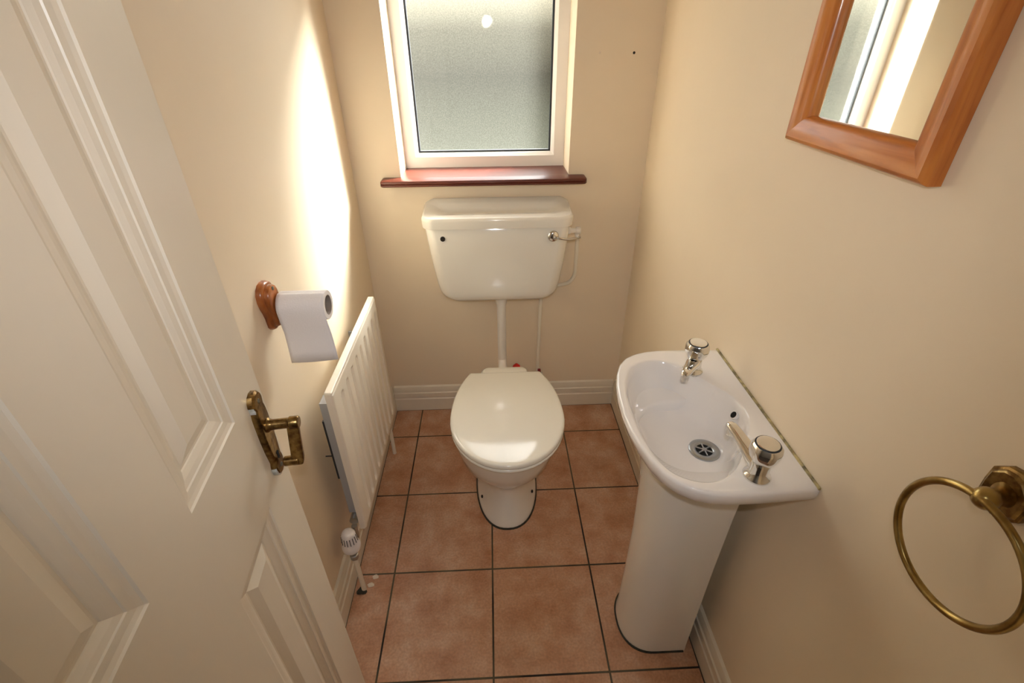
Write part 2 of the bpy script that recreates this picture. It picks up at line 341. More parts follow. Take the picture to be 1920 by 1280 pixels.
# ------------------------------------------------------------------ window
win = thing('window_1', 'white plastic framed window with one obscure glass pane', 'window', (0.012, WY, WZ0), kind='structure')
def rloop(off, y): return [(WX0 + off, y, WZ0 + off), (WX1 - off, y, WZ0 + off), (WX1 - off, y, WZ1 - off), (WX0 + off, y, WZ1 - off)]
PO = 0.052
b = MB(); ls = [rloop(0, WY + .07), rloop(0, WY), rloop(.040, WY), rloop(.0405, WY + .0015), rloop(.050, WY + .011), rloop(PO, WY + .026), rloop(PO, WY + .036), rloop(PO - .001, WY + .07), rloop(0, WY + .07)]
b.loft(ls, False, False); b.build('window_frame', M['upvc'], win, smooth=False)
b = MB(); b.loft([rloop(PO - .002, WY + .0225), rloop(PO + .006, WY + .0225), rloop(PO + .006, WY + .037), rloop(PO - .002, WY + .037), rloop(PO - .002, WY + .0225)], False, False)
b.build('gasket', M['gasket'], win, smooth=False)['label'] = 'thin black rubber gasket'
b = MB(); b.add(rloop(PO, WY + .034), [(0, 1, 2, 3)]); b.build('window_pane', M['pane'], win, smooth=False)['label'] = 'obscure textured glass pane'
# sill: runs into the reveal, projects into the room with horns and a rounded nose
b = MB(); z1, z0 = WZ0, WZ0 - .017
b.box((WX0, -.006, z0 + .004), (WX1, WY + .02, z1))
pts = [(-.005, z0 + .003), (-.005, z1), (-.064, z1), (-.0675, z1 - .002), (-.069, z1 - .006), (-.0685, z1 - .010), (-.0665, z1 - .0115), (-.0695, z1 - .013), (-.070, z1 - .0165), (-.067, z0 - .003), (-.060, z0 - .004), (-.010, z0 - .004)]
xs = [(-.362, .4, .005), (-.358, .8, .0015), (-.352, 1, 0), (.368, 1, 0), (.375, .8, .0015), (.379, .4, .005)]
rings = []
for x, k, dz in xs:
    rings.append([(x, -.001 + (y + .001) * (.86 + .14 * k), (z1 + z0) / 2 + (z - (z1 + z0) / 2) * (1 - dz * 40)) for y, z in pts])
b.loft(rings); sl = b.build('window_sill', M['sill'], win, angle=50); sl['label'] = 'dark red varnished wooden window sill'

# ------------------------------------------------------------------ door
DE = Vector((-.354, -1.1977, 0)); TH = -0.1194
DD = Vector((-math.sin(TH), -math.cos(TH), 0)); DN = Vector((math.cos(TH), -math.sin(TH), 0))   # DD: from free edge to hinge
def dw(s, z, n=0.0): return DE + DD * s + DN * n + Vector((0, 0, z))
door = thing('door_1', 'cream gloss painted panelled door standing open against the left wall', 'door', tuple(dw(.637, 0)), kind='structure')
S = [0, .1078, .2657, .371, .529, .637]; Z = [.006, .21, .886, 1.067, 1.80, 1.98]
b = MB(); 
for i in range(5):
    for j in range(5):
        q = (S[i], S[i + 1], Z[j], Z[j + 1])
        if i in (1, 3) and j in (1, 3):
            prof2 = [(0, 0), (.002, -.0025), (.008, -.0042), (.0170, -.0052), (.0182, -.0070), (.026, -.0088), (.0335, -.0118), (.035, -.0130), (.0385, -.0130), (.056, -.0065)]
            rs = []
            for off, n in prof2: rs.append([dw(q[0] + off, q[2] + off, n), dw(q[1] - off, q[2] + off, n), dw(q[1] - off, q[3] - off, n), dw(q[0] + off, q[3] - off, n)])
            b.loft(rs, False, True)
        else: b.add([dw(q[0], q[2]), dw(q[1], q[2]), dw(q[1], q[3]), dw(q[0], q[3])], [(0, 1, 2, 3)])
DT = -.036
c8 = [dw(0, Z[0]), dw(.637, Z[0]), dw(.637, Z[-1]), dw(0, Z[-1]), dw(0, Z[0], DT), dw(.637, Z[0], DT), dw(.637, Z[-1], DT), dw(0, Z[-1], DT)]
b.add(c8, [(4, 5, 6, 7), (0, 1, 5, 4), (2, 3, 7, 6), (1, 2, 6, 5), (0, 3, 7, 4)])
b.build('door_leaf', M['doorp'], door, smooth=False)
# handle: shaped backplate, spindle, lever
HS, HZ = .043, 1.003
def sil(pts, n=1): return pts
right = [(0, .066), (.010, .064), (.0165, .057), (.0185, .050), (.0165, .044), (.0140, .040), (.0165, .035), (.0185, .026), (.0190, .012), (.0190, -.020), (.0175, -.045), (.0145, -.065), (.0135, -.072), (.0165, -.078), (.0175, -.086), (.0150, -.096), (.008, -.102), (0, -.104)]
outl = right + [(-a, h) for a, h in reversed(right[1:-1])]
b = MB(); rs = []
for k, n in ((1.0, .0), (1.0, .0075), (.90, .0105), (.80, .0110)):
    rs.append([dw(HS - a * k, HZ + (h + .019) * (1 - (1 - k) * .35) - .019, n) for a, h in outl])
b.loft(rs, False, True)
hp = b.build('door_handle', M['brass2'], door, angle=35); hp['label'] = 'tarnished brass lever handle plate, worn at the ends'
b = MB()
b.lathe([(.0125, .009), (.0125, .013), (.0098, .016), (.0088, .020), (.0088, .044), (.0105, .046), (.0105, .058), (.009, .060)], dw(HS, HZ), DN, 24)
b.build('spindle_rose', M['brass2'], hp)
b = MB(); rs = []
for d, n, wn_, ts in [(-.0095, .050, .0065, .003), (-.006, .0500, .0085, .0045), (.004, .0498, .0092, .0048), (.030, .0465, .0095, .0042), (.060, .0430, .0098, .0042), (.076, .0410, .0100, .0048), (.0875, .0385, .0095, .0048), (.0905, .0370, .0070, .003)]:
    rs.append([dw(HS + .002 + ts * a, HZ - d, n + wn_ * t) for a, t in ((-1, -1), (1, -1), (1, 1), (-1, 1))])
b.loft(rs); b.build('lever', M['brass2'], hp, bevel=.0016)
b = MB(); b.tube([dw(HS + .002, HZ - .081, .042), dw(HS + .002, HZ - .081, .018)], .0088); b.build('lever_end', M['brass2'], hp, bevel=.002)
b = MB(); b.lathe([(.0035, .0), (.0035, .002)], dw(HS, HZ - .060, .0105), DN, 12); b.box(tuple(dw(HS, HZ - .066, .0105) - Vector((.001, .0018, 0.006))), tuple(dw(HS, HZ - .060, .0125) + Vector((.0, .0018, 0))))
b.build('keyhole', M['dark'], hp)
b = MB()
for zz in (.050, -.088): b.lathe([(.004, .0), (.004, .0012), (.003, .0018)], dw(HS, HZ + zz, .0105), DN, 14)
b.build('screw', M['screw'], hp)
b = MB(); b.lathe([(.0170, 0), (.0172, .0078), (.0155, .0085)], dw(HS + .001, HZ - .088, .0003), DN, 20); b.lathe([(.0175, 0), (.0175, .0075), (.017, .0078)], dw(HS + .001, HZ + .044, .0003), DN, 20)
b.build('worn_rim', M['chip'], hp)['label'] = 'worn silvery rim at the plate ends'

# ------------------------------------------------------------------ cistern
CX = 0.0525
cis = thing('toilet_cistern', 'white china low level cistern hung on back wall under the sill', 'cistern', (CX, -.09, .64))
def dring(hw, d, r, z, n=10, bow=.012, back=-.026):
    out = []; pts = rrect(CX - hw, -d, CX + hw, back, r, z, n, r2=.006)
    for x, y, zz in pts:
        k = 1 - ((x - CX) / hw) ** 2
        if y < -d * .5: y -= bow * k
        out.append((x, y, zz))
    return out
b = MB(); rs = []
TZ = [(.634, .165, .085, .06, 1), (.636, .190, .110, .06, 1), (.641, .211, .128, .055, 1), (.650, .222, .137, .05, 1), (.664, .229, .142, .045, 1), (.68, .233, .144, .045, .7), (.72, .239, .149, .045, 0), (.80, .249, .157, .042, 0), (.88, .257, .163, .040, 0), (.952, .263, .166, .038, 0), (.958, .258, .160, .036, 0)]
for z, hw, d, r, cv in TZ:
    ring = dring(hw, d, r, z)
    ring = [(x, y, zz + cv * .010 * (abs(x - CX) / .2) ** 2.2) for x, y, zz in ring]
    rs.append(ring)
b.loft(rs); b.build('tank', M['china'], cis, angle=60)
# lid
b = MB(); HWL = .2725; rs = []
def lidout(ins, z): 
    out = []
    for x, y, zz in rrect(CX - HWL + ins, -.178 + ins, CX + HWL - ins, -.001, max(.045 - ins, .01), z, 12, r2=max(.03 - ins, .005)):
        if y < -.09: y -= .012 * (1 - ((x - CX) / HWL) ** 2)
        out.append((x, y, zz))
    return out
def sst(a, b_, t): t = max(0, min(1, (t - a) / (b_ - a))); return t * t * (3 - 2 * t)
def ltop(x, y, f):
    k = 1 - ((x - CX) / HWL) ** 2; t = max(0, min(1, 1 + y / .178))
    z = .992 + (.026 + .020 * k - .014 * abs((x - CX) / HWL) ** 6) * sst(.42, .95, t)
    e = max(0, (1 - f)) * .178
    z -= .009 * max(0, 1 - e / .016) ** 2 * (1 if y < -.02 else .5)
    u, v = abs(x - CX) / .236, abs(y + .094 + .006 * k) / (.054 + .004 * k)
    q = (u ** 3.2 + v ** 3.2) ** (1 / 3.2)
    return z - (z - .980) * (1 - sst(.60, 1.06, q))
base = lidout(0, 0)
rs = [lidout(.012, .953), lidout(.001, .953), lidout(0, .957)]
rs.append([(x, y, .978) for x, y, z in base])
for f in (1.0, .99, .975, .955, .93, .90, .86, .82, .78, .74, .70, .65, .6, .5, .4, .25, .1):
    r = []
    for x, y, z in base:
        px = x - CX; ex = max(0, abs(px) - .17); xx = math.copysign(.17 * (1 - (1 - f) ** 1.0 * .0) if abs(px) > .17 else abs(px), px)
        # shrink towards a centre line so that the rim keeps an even width
        cx_ = CX + max(-.185, min(.185, px)); cy_ = -.090
        r.append((cx_ + (x - cx_) * f, cy_ + (y - cy_) * f, ltop(cx_ + (x - cx_) * f, cy_ + (y - cy_) * f, f)))
    rs.append(r)
b.loft(rs, False, False)
n_ = len(base); last = rs[-1]; b.add([(x, y, z) for x, y, z in last], [tuple(range(n_))])
b.build('cistern_lid', M['china'], cis, angle=75)
b = MB(); b.lathe([(.0088, -.004), (.0088, .0012)], (-.146, -.1725, .916), (0, -1, 0), 20); b.build('overflow_hole', M['dark'], cis)['label'] = 'black round hole at the left of the tank front'
b = MB(); lx, lz = .250, .922
b.lathe([(.014, 0), (.019, .002), (.0205, .006), (.020, .011), (.016, .015), (.008, .017)], (lx, -.1745, lz), (0, -1, 0), 28)
lv = b.build('flush_lever', M['chrome'], cis); lv['label'] = 'chrome flush lever'
b = MB(); b.tube(smoothpath([(lx, -.192, lz), (lx + .02, -.197, lz - .003), (lx + .05, -.196, lz - .008), (lx + .08, -.192, lz - .005), (lx + .097, -.190, lz - .002)], 5), [.006] * 3 + [.0045] * 14 + [.0055] * 4, 12)
b.build('lever_arm', M['chrome'], lv)
b = MB(); b.tube(smoothpath([(.060, -.085, .645), (.060, -.085, .60), (.060, -.085, .36), (.060, -.090, .325), (.060, -.115, .305), (.060, -.16, .30), (.060, -.214, .30)], 6), .0185, 24)
b.lathe([(.026, .0), (.026, .012), (.0225, .024), (.0225, .034)], (.060, -.085, .642), (0, 0, -1), 24)
b.build('flush_pipe', M['plastic'], cis)['label'] = 'white plastic flush pipe'

wp = thing('water_supply_pipe', 'thin cream pipe looping to the valve at the right of the cistern', 'pipe', (.226, -.012, 0))
b = MB()
b.tube(smoothpath([(.358, -.060, .888), (.360, -.058, .86), (.362, -.050, .76), (.360, -.040, .70), (.340, -.030, .665), (.305, -.015, .648), (.26, -.013, .64), (.236, -.013, .62), (.229, -.013, .56), (.226, -.013, .40), (.224, -.013, .25), (.224, -.013, .137)], 8), .0075, 16)
b.build('pipe', M['pipe'], wp)
b = MB(); b.tube([(.303, -.065, .900), (.352, -.065, .900)], .0095, 16); b.tube([(.352, -.062, .905), (.360, -.060, .870)], .0085, 16)
b.lathe([(.015, 0), (.015, .012)], (.318, -.065, .900), (1, 0, 0), 6); b.lathe([(.013, 0), (.015, .004), (.015, .016), (.011, .02)], (.350, -.065, .900), (1, 0, 0), 12)
b.build('ball_valve_fitting', M['plastic'], wp)['label'] = 'white plastic inlet valve fitting'

def stop(loc, m, label, s=1.0, tilt=0):
    t = thing('stop_valve', label, 'valve', loc); x, y, z = loc
    b = MB(); b.lathe([(.008 * s, 0), (.015 * s, .002), (.017 * s, .010), (.016 * s, .018), (.010 * s, .024), (.004, .026)], (x, y, z), (.3 * tilt, -.6, .8), 20, lobes=5, amp=.06)
    b.build('valve_knob', m, t)
    b = MB(); b.tube([(x, -.0, z - .014), (x, y - .0, z - .012), (x, y, z + .004)], .007, 12); b.build('valve_body', M['steel'], t)
stop((.124, -.035, .245), M['red'], 'round red stop valve knob beside the foot of the flush pipe')
b = MB(); t = thing('stop_valve', 'small dark red valve handle at the foot of the thin pipe', 'valve', (.228, -.035, .19))
b.box((.222, -.040, .195), (.236, -.026, .232)); b.build('valve_handle', M['darkred'], t, bevel=.003)
b = MB(); b.tube([(.215, -.033, .205), (.244, -.033, .205)], .008, 14); b.tube([(.229, -.033, .205), (.226, -.013, .20)], .0075, 14); b.build('valve_body', M['steel'], t)

# ------------------------------------------------------------------ toilet
TX = 0.060
toi = thing('toilet', 'white china toilet with its lid closed standing under the cistern', 'toilet', (TX, -.50, 0))
def egg(z, hw, yf, yb, cx=TX, ex=2.0, wy=.45, n=56, flat=0.0):
    """egg-shaped ring: widest at fraction wy from the back"""
    ym = yb + (yf - yb) * wy; out = []
    for i in range(n):
        a = 2 * math.pi * i / n; c, s = math.cos(a), math.sin(a)
        e = 2 / ex
        x = cx + hw * math.copysign(abs(c) ** e, c)
        y = ym + (abs(yf - ym) * -abs(s) ** e if s < 0 else (yb - ym) * abs(s) ** e)
        out.append((x, y, z))
    return out
b = MB()
rings = [egg(0.002, .1165, -.707, -.27, ex=2.3), egg(.012, .117, -.707, -.27, ex=2.3), egg(.022, .113, -.702, -.27, ex=2.3), egg(.06, .100, -.688, -.262, ex=2.3), egg(.11, .089, -.676, -.255, ex=2.2),
         egg(.155, .0845, -.672, -.25, ex=2.2), egg(.180, .092, -.680, -.262, ex=2.1), egg(.205, .113, -.698, -.262, ex=2.1), egg(.235, .155, -.724, -.262), egg(.275, .1815, -.756, -.262), egg(.33, .189, -.779, -.262),
         egg(.37, .1895, -.789, -.262), egg(.395, .1885, -.796, -.262), egg(.405, .187, -.797, -.262), egg(.408, .180, -.790, -.266), egg(.408, .10, -.70, -.29)]
b.loft(rings); bo = b.build('bowl', M['china'], toi, angle=70)
b = MB(); b.loft([rrect(TX - .080, -.34, TX + .080, -.268, .03, .36, 6), rrect(TX - .090, -.345, TX + .090, -.264, .03, .385, 6), rrect(TX - .090, -.345, TX + .090, -.264, .03, .406, 6), rrect(TX - .085, -.34, TX + .085, -.268, .027, .412, 6)])
b.lathe([(.030, 0), (.034, .02), (.034, .05), (.030, .06)], (TX, -.275, .30), (0, 1, 0), 24)
b.build('rear_shelf', M['china'], toi)
def lidshape(inset, z, n=72, back=-.338, hwb=.134):
    out = []; CXl = TX + .005; yw, hw, yf = -.590, .1935 - inset, -.822 + inset; yb = back - inset * 1.0; hb = hwb - inset
    # front half: semi-ellipse; sides curve back to a straight rear edge
    pts = []
    for k in range(25):
        a = -math.pi * k / 24; pts.append((CXl + hw * math.cos(a), yw + (yw - yf) * math.sin(a)))
    left = []
    for k in range(1, 13):
        t = k / 12; ang = t * math.acos(hb / hw) if hb < hw else 0
        y = yw + (yb - yw) * math.sin(ang) / math.sin(math.acos(hb / hw)); left.append((CXl - hw * math.cos(ang), y))
    rear = [(CXl - hb + 2 * hb * k / 8, yb) for k in range(1, 8)]
    rightp = [(2 * CXl - x, y) for x, y in reversed(left)]
    return [(x, y, z) for x, y in pts + left + rear + rightp]
b = MB(); b.loft([lidshape(.008, .4105), lidshape(.003, .4125), lidshape(.001, .417), lidshape(.0015, .422), lidshape(.006, .4255)]); b.build('seat', M['seat'], toi, angle=70)
b = MB(); b.loft([lidshape(.006, .4270), lidshape(.001, .4285), lidshape(.0, .433), lidshape(.0005, .439), lidshape(.0022, .4425), lidshape(.006, .4447), lidshape(.014, .4457), lidshape(.04, .4464), lidshape(.08, .4468)]); b.build('lid', M['seat'], toi, angle=70)
b = MB(); b.loft([rrect(TX - .083, -.340, TX + .091, -.298, .012, .413, 5, r2=.022), rrect(TX - .083, -.340, TX + .091, -.298, .012, .434, 5, r2=.022), rrect(TX - .077, -.338, TX + .085, -.304, .010, .440, 5, r2=.02)])
b.build('hinge', M['seat'], toi, angle=60)
b = MB(); b.loft([egg(0.0, .1215, -.712, -.27, ex=2.3), egg(.004, .1205, -.711, -.27, ex=2.3), egg(.0055, .117, -.707, -.27, ex=2.3)], True, False); b.build('sealant', M['dirt'], toi)['label'] = 'dark dirty seal line round the foot'
b = MB()
for sx_, yy in ((-1, -.60), (1, -.585)):
    b = MB(); b.lathe([(.006, 0), (.006, .0035), (.003, .005)], (TX + sx_ * .094, yy, .055), (sx_ * .9, -.3, .25), 12); b.build('floor_screw', M['dark'], toi)


# ------------------------------------------------------------------ basin on pedestal
BZ = .84; BYc = -1.048
half = [(.6065, .229), (.56, .231), (.50, .234), (.45, .234), (.415, .230), (.385, .220), (.358, .202), (.338, .176), (.323, .14), (.312, .095), (.306, .05), (.304, 0)]
outer = [(x, BYc - d) for x, d in half] + [(x, BYc + d) for x, d in reversed(half[:-1])]
bowl_poly = [(.360, -.890), (.390, -.868), (.426, -.858), (.460, -.868), (.492, -.900), (.525, -.950), (.553, -.990), (.566, -1.020), (.570, -1.050), (.566, -1.080), (.553, -1.112), (.528, -1.155), (.499, -1.196), (.470, -1.228), (.438, -1.246), (.412, -1.250), (.386, -1.243), (.354, -1.222), (.335, -1.175), (.326, -1.115), (.325, -1.05), (.328, -.99), (.338, -.940)]
DC = (.505, -1.055)
def prad(poly, th):
    c, s = math.cos(th), math.sin(th); best = None; n = len(poly)
    for i in range(n):
        x1, y1 = poly[i][0] - DC[0], poly[i][1] - DC[1]; x2, y2 = poly[(i + 1) % n][0] - DC[0], poly[(i + 1) % n][1] - DC[1]
        dx, dy = x2 - x1, y2 - y1; den = c * dy - s * dx
        if abs(den) < 1e-12: continue
        t = (x1 * dy - y1 * dx) / den; u = (x1 * s - y1 * c) / den
        if t > 0 and -1e-6 <= u <= 1 + 1e-6 and (best is None or t > best): best = t
    return best
NT = 160
ths = sorted(set([2 * math.pi * i / NT for i in range(NT)] + [math.atan2(y - DC[1], x - DC[0]) % (2 * math.pi) for x, y in (outer[0], outer[-1])]))
def smooth(a, k=3):
    for _ in range(k): a = [(a[i - 1] + 2 * a[i] + a[(i + 1) % len(a)]) / 4 for i in range(len(a))]
    return a
RB = smooth([prad(bowl_poly, t) for t in ths], 5); RO = [prad(outer, t) for t in ths]
def ring(rad, zf): return [(DC[0] + r * math.cos(t), DC[1] + r * math.sin(t), zf) for r, t in zip(rad, ths)]
rs = [ring([.0325] * len(ths), .7205)]
for f in (.1, .22, .36, .5, .64, .76, .86, .93, .97):
    z = .7215 + (BZ - .006 - .7215) * (1 - (1 - f ** 2.4) ** .72)
    rs.append(ring([.0325 + (rb - .0325) * f for rb in RB], z))
rs.append(ring(RB, BZ - .0025)); rs.append(ring([rb + .004 for rb in RB], BZ - .0005))
for f in (.25, .5, .75, .9): rs.append(ring([rb + .004 + (max(ro - .006, rb + .006) - rb - .004) * f for rb, ro in zip(RB, RO)], BZ + .001 * f))
def outs(inset, z):   # outer ring, wall side stays in the wall plane
    out = []
    for r, t in zip(RO, ths):
        x, y = DC[0] + r * math.cos(t), DC[1] + r * math.sin(t)
        cx, cy = .52, BYc
        if x < .606:
            l = math.hypot(x - cx, y - cy); x -= (x - cx) / l * inset; y -= (y - cy) / l * inset
        else: y -= math.copysign(inset * min(1, abs(y - cy) / .2), y - cy)
        out.append((min(x, .6060), y, z))
    return out
rs += [outs(.005, BZ + .0012), outs(.0015, BZ - .001), outs(0, BZ - .006), outs(.0005, BZ - .016), outs(.004, BZ - .030), outs(.010, BZ - .037), outs(.022, BZ - .044), outs(.045, BZ - .056)]
PD = [(x, y) for x, y, z in [(.560, BYc + .112, 0)] + [(.455 - .093 * abs(math.cos(math.pi / 2 + math.pi * k / 26)) ** .85, BYc + .112 * math.copysign(abs(math.sin(math.pi / 2 + math.pi * k / 26)) ** .85, math.sin(math.pi / 2 + math.pi * k / 26)), 0) for k in range(27)] + [(.560, BYc - .112, 0)]]
RD = [prad(PD, t) for t in ths]
rs += [ring([r + .006 for r in RD], .772), ring(RD, .760), ring([r - .004 for r in RD], .7015)]
bas = thing('wash_basin', 'small white china wash basin fixed to the right wall', 'basin', (.6065, BYc, BZ))
b = MB(); b.loft(rs, True, True); b.build('bowl', M['basin'], bas, angle=75)
b = MB(); b.lathe([(.018, .0), (.022, .0032), (.031, .004), (.0345, .002), (.035, -.002)], (DC[0], DC[1], .7215), (0, 0, 1), 40, cap0=False)
dr = b.build('drain', M['drain'], bas); dr['label'] = 'dull steel plughole'
b = MB(); b.lathe([(.0205, 0), (.0205, .0012)], (DC[0], DC[1], .7208), (0, 0, 1), 24); b.build('drain_well', M['dark'], dr)
b = MB()
for a in (30, 90, 150): 
    c, s = math.cos(math.radians(a)), math.sin(math.radians(a))
    b.tube([(DC[0] - c * .019, DC[1] - s * .019, .7235), (DC[0] + c * .019, DC[1] + s * .019, .7235)], .0018, 8)
b.lathe([(.0055, 0), (.0055, .004)], (DC[0], DC[1], .7215), (0, 0, 1), 16); b.build('strainer', M['drain'], dr)
ov = Vector((.5600, -1.038, .8105))
b = MB(); ax = Vector((-.8, 0, .6)); b.lathe([(.0095, -.006), (.0095, .0012), (.0078, .0012), (.0078, -.004)], ov, ax, 24, cap0=False, cap1=False)
of = b.build('overflow', M['basin'], bas)
b = MB(); b.lathe([(.0082, -.004), (.0082, .0006)], ov, ax, 24); b.build('overflow_hole', M['dark'], of)
b = MB(); b.tube([(.6045, BYc - .229, BZ + .0015), (.6045, BYc + .229, BZ + .0015)], .0032, 8); b.build('sealant', M['mould'], bas)['label'] = 'stained sealant along the wall edge'

ped = thing('basin_pedestal', 'tall white china pedestal under the wash basin', 'pedestal', (.47, BYc, 0))
def dshape(z, x0, x1, hw, n=26, c=None, t=0):
    out = []; cy = BYc if c is None else c
    out.append((x1, cy + hw, z))
    for k in range(n + 1):
        a = math.pi / 2 + math.pi * k / n
        sx_ = abs(math.cos(a)) ** .85; sy_ = math.copysign(abs(math.sin(a)) ** .85, math.sin(a))
        xm = x0 + .095
        out.append((xm - (xm - x0) * sx_, cy + hw * sy_, z))
    out.append((x1, cy - hw, z))
    return out
b = MB(); rs = []; PZ = [(0.001, .383, .560, .099), (.015, .383, .560, .099), (.03, .386, .560, .098), (.20, .388, .560, .098), (.40, .388, .560, .099), (.60, .381, .560, .103), (.70, .366, .560, .109)]
for z, x0, x1, hw in PZ: rs.append(dshape(z, x0, x1, hw))
ins = [[(max(x, .0) + (.012 if x < .559 else 0), BYc + (y - BYc) * .88, z) for x, y, z in r] for r in reversed(rs)]
b.loft(rs + ins + [rs[0]], False, False, close=False); b.build('column', M['china'], ped, angle=50)
b = MB(); b.loft([[(x - .004 if x < .55 else x, BYc + (y - BYc) * 1.045, z) for x, y, z in dshape(zz, .383, .556, .099)] for zz in (0, .0035)]); b.build('sealant', M['dirt'], ped)['label'] = 'dark dirty seal line round the foot'

def tap(base, d, label):
    x, y, z = base; d = Vector((d[0], d[1], 0)).normalized(); t = thing('basin_tap', label, 'tap', base, group='pillar taps on the basin')
    p = Vector((-d.y, d.x, 0)); O = Vector(base)
    b = MB(); b.lathe([(.0245, 0), (.0250, .003), (.0235, .006), (.0200, .010), (.0180, .018), (.0175, .030), (.0165, .040), (.0135, .046), (.0125, .052)], O, (0, 0, 1), 36); b.build('body', M['chrome'], t)
    b = MB(); rs = []
    for s, h, w2, th in [(.006, .026, .0165, .014), (.020, .029, .0165, .012), (.045, .037, .0135, .0085), (.070, .0435, .0115, .0075), (.086, .046, .0105, .0075), (.094, .0455, .0085, .0065), (.098, .044, .0045, .004)]:
        r = []
        for k in range(20):
            a = 2 * math.pi * k / 20; c, sn = math.cos(a), math.sin(a)
            r.append(O + d * s + p * (w2 * math.copysign(abs(c) ** .7, c)) + Vector((0, 0, h + th * math.copysign(abs(sn) ** .7, sn))))
        rs.append(r)
    b.loft(rs); b.lathe([(.0085, .0), (.0095, .008), (.0095, .016)], O + d * .086 + Vector((0, 0, .028)), (0, 0, 1), 20); b.build('spout', M['chrome'], t)
    b = MB(); b.lathe([(.0160, .040), (.0205, .043), (.0240, .049), (.0264, .058), (.0268, .067), (.0257, .075), (.0225, .0795)], O, (0, 0, 1), 48, lobes=6, amp=.035)
    hd = b.build('handle', M['chrome'], t)
    b = MB(); b.lathe([(.0222, .0795), (.0215, .0805), (.0200, .0806)], O, (0, 0, 1), 40); b.build('dark_ring', M['gasket'], hd)
    b = MB(); b.lathe([(.0198, .0800), (.0194, .0818), (.0170, .0824), (.008, .0820)], O, (0, 0, 1), 40); b.build('cap', M['chrome'], hd)
    return t
tap((.507, -1.240, BZ + .0005), (-.022, .09), 'chrome pillar tap at the near end of the basin, spout swung sideways over the plughole')
tap((.507, -.908, BZ + .0005), (-.045, -.066), 'chrome pillar tap at the far end of the basin, spout facing the camera')

# ------------------------------------------------------------------ radiator
RY0, RY1, RZ0, RZ1, RX = -.870, -.330, .250, .772, XL + .090
rad = thing('radiator', 'white ribbed panel radiator hung on the left wall', 'radiator', (RX, (RY0 + RY1) / 2, RZ0))
gy = [-.803 + .055 * k for k in range(9)]
NY, NZ = 400, 120
def fx(y, z):
    d = 0
    for g in gy:
        u = abs(y - g)
        if u < .0125:
            zt = min(z - (RZ0 + .028), (RZ1 - .042) - z)      # rounded ends
            e = max(0.0, min(1.0, (zt - (.012 - math.sqrt(max(0, .0145 ** 2 - min(u, .0145) ** 2)))) / .010))
            c = 1 if u < .0085 else .5 + .5 * math.cos(math.pi * (u - .0085) / .004)
            d = max(d, c * e * .016)
    ed = min(y - RY0, RY1 - y, z - RZ0, RZ1 - z)
    if ed < .006: d += .006 - math.sqrt(max(0, .006 ** 2 - (.006 - ed) ** 2))
    return RX - d
b = MB(); vs = []; fs = []
ys = [RY0 + (RY1 - RY0) * i / NY for i in range(NY + 1)]; zs = [RZ0 + (RZ1 - RZ0) * (j / NZ) for j in range(NZ + 1)]
for z in zs:
    for y in ys: vs.append((fx(y, z), y, z))
for j in range(NZ):
    for i in range(NY):
        a = j * (NY + 1) + i; fs.append((a, a + 1, a + NY + 2, a + NY + 1))
b.add(vs, fs)
edge = [(RX - .006, RY0, RZ0), (RX - .006, RY1, RZ0), (RX - .006, RY1, RZ1), (RX - .006, RY0, RZ1)]; back = [(RX - .020, y, z) for _, y, z in edge]
b.add(edge + back, [(0, 1, 5, 4), (1, 2, 6, 5), (2, 3, 7, 6), (3, 0, 4, 7), (4, 5, 6, 7)])
b.build('panel', M['rad'], rad, angle=60)
b = MB(); b.box((RX - .022, RY0 + .002, RZ1 - .010), (RX - .002, RY1 - .002, RZ1 + .004)); b.build('top_seam', M['rad'], rad, bevel=.003)
b = MB(); b.box((RX - .049, RY0 + .022, .300), (RX - .021, RY0 + .060, .727)); b.build('bracket', M['bracket'], rad, smooth=False)['label'] = 'grey metal wall bracket'
b = MB(); b.box((RX - .058, RY0 + .030, .44), (RX - .047, RY0 + .036, .66)); b.box((XL, RY0 + .060, .5), (RX - .052, RY0 + .062, .503)); b.build('wall_fixing', M['gasket'], rad, smooth=False)['label'] = 'black wall fixing'
b = MB(); b.box((XL + .001, RY1 - .075, .40), (RX - .046, RY1 - .069, .68)); b.box((RX - .050, RY1 - .080, .300), (RX - .021, RY1 - .05, .70)); b.build('bracket', M['bracket'], rad, smooth=False)
for yy in (RY0 + .018, RY1 - .018): b = MB(); b.tube([(RX - .034, yy - .017, .285), (RX - .034, yy + .017, .285)], .013, 16); b.tube([(RX - .034, yy, .285), (RX - .015, yy, .285)], .012, 16); b.build('corner_boss', M['steel'], rad)

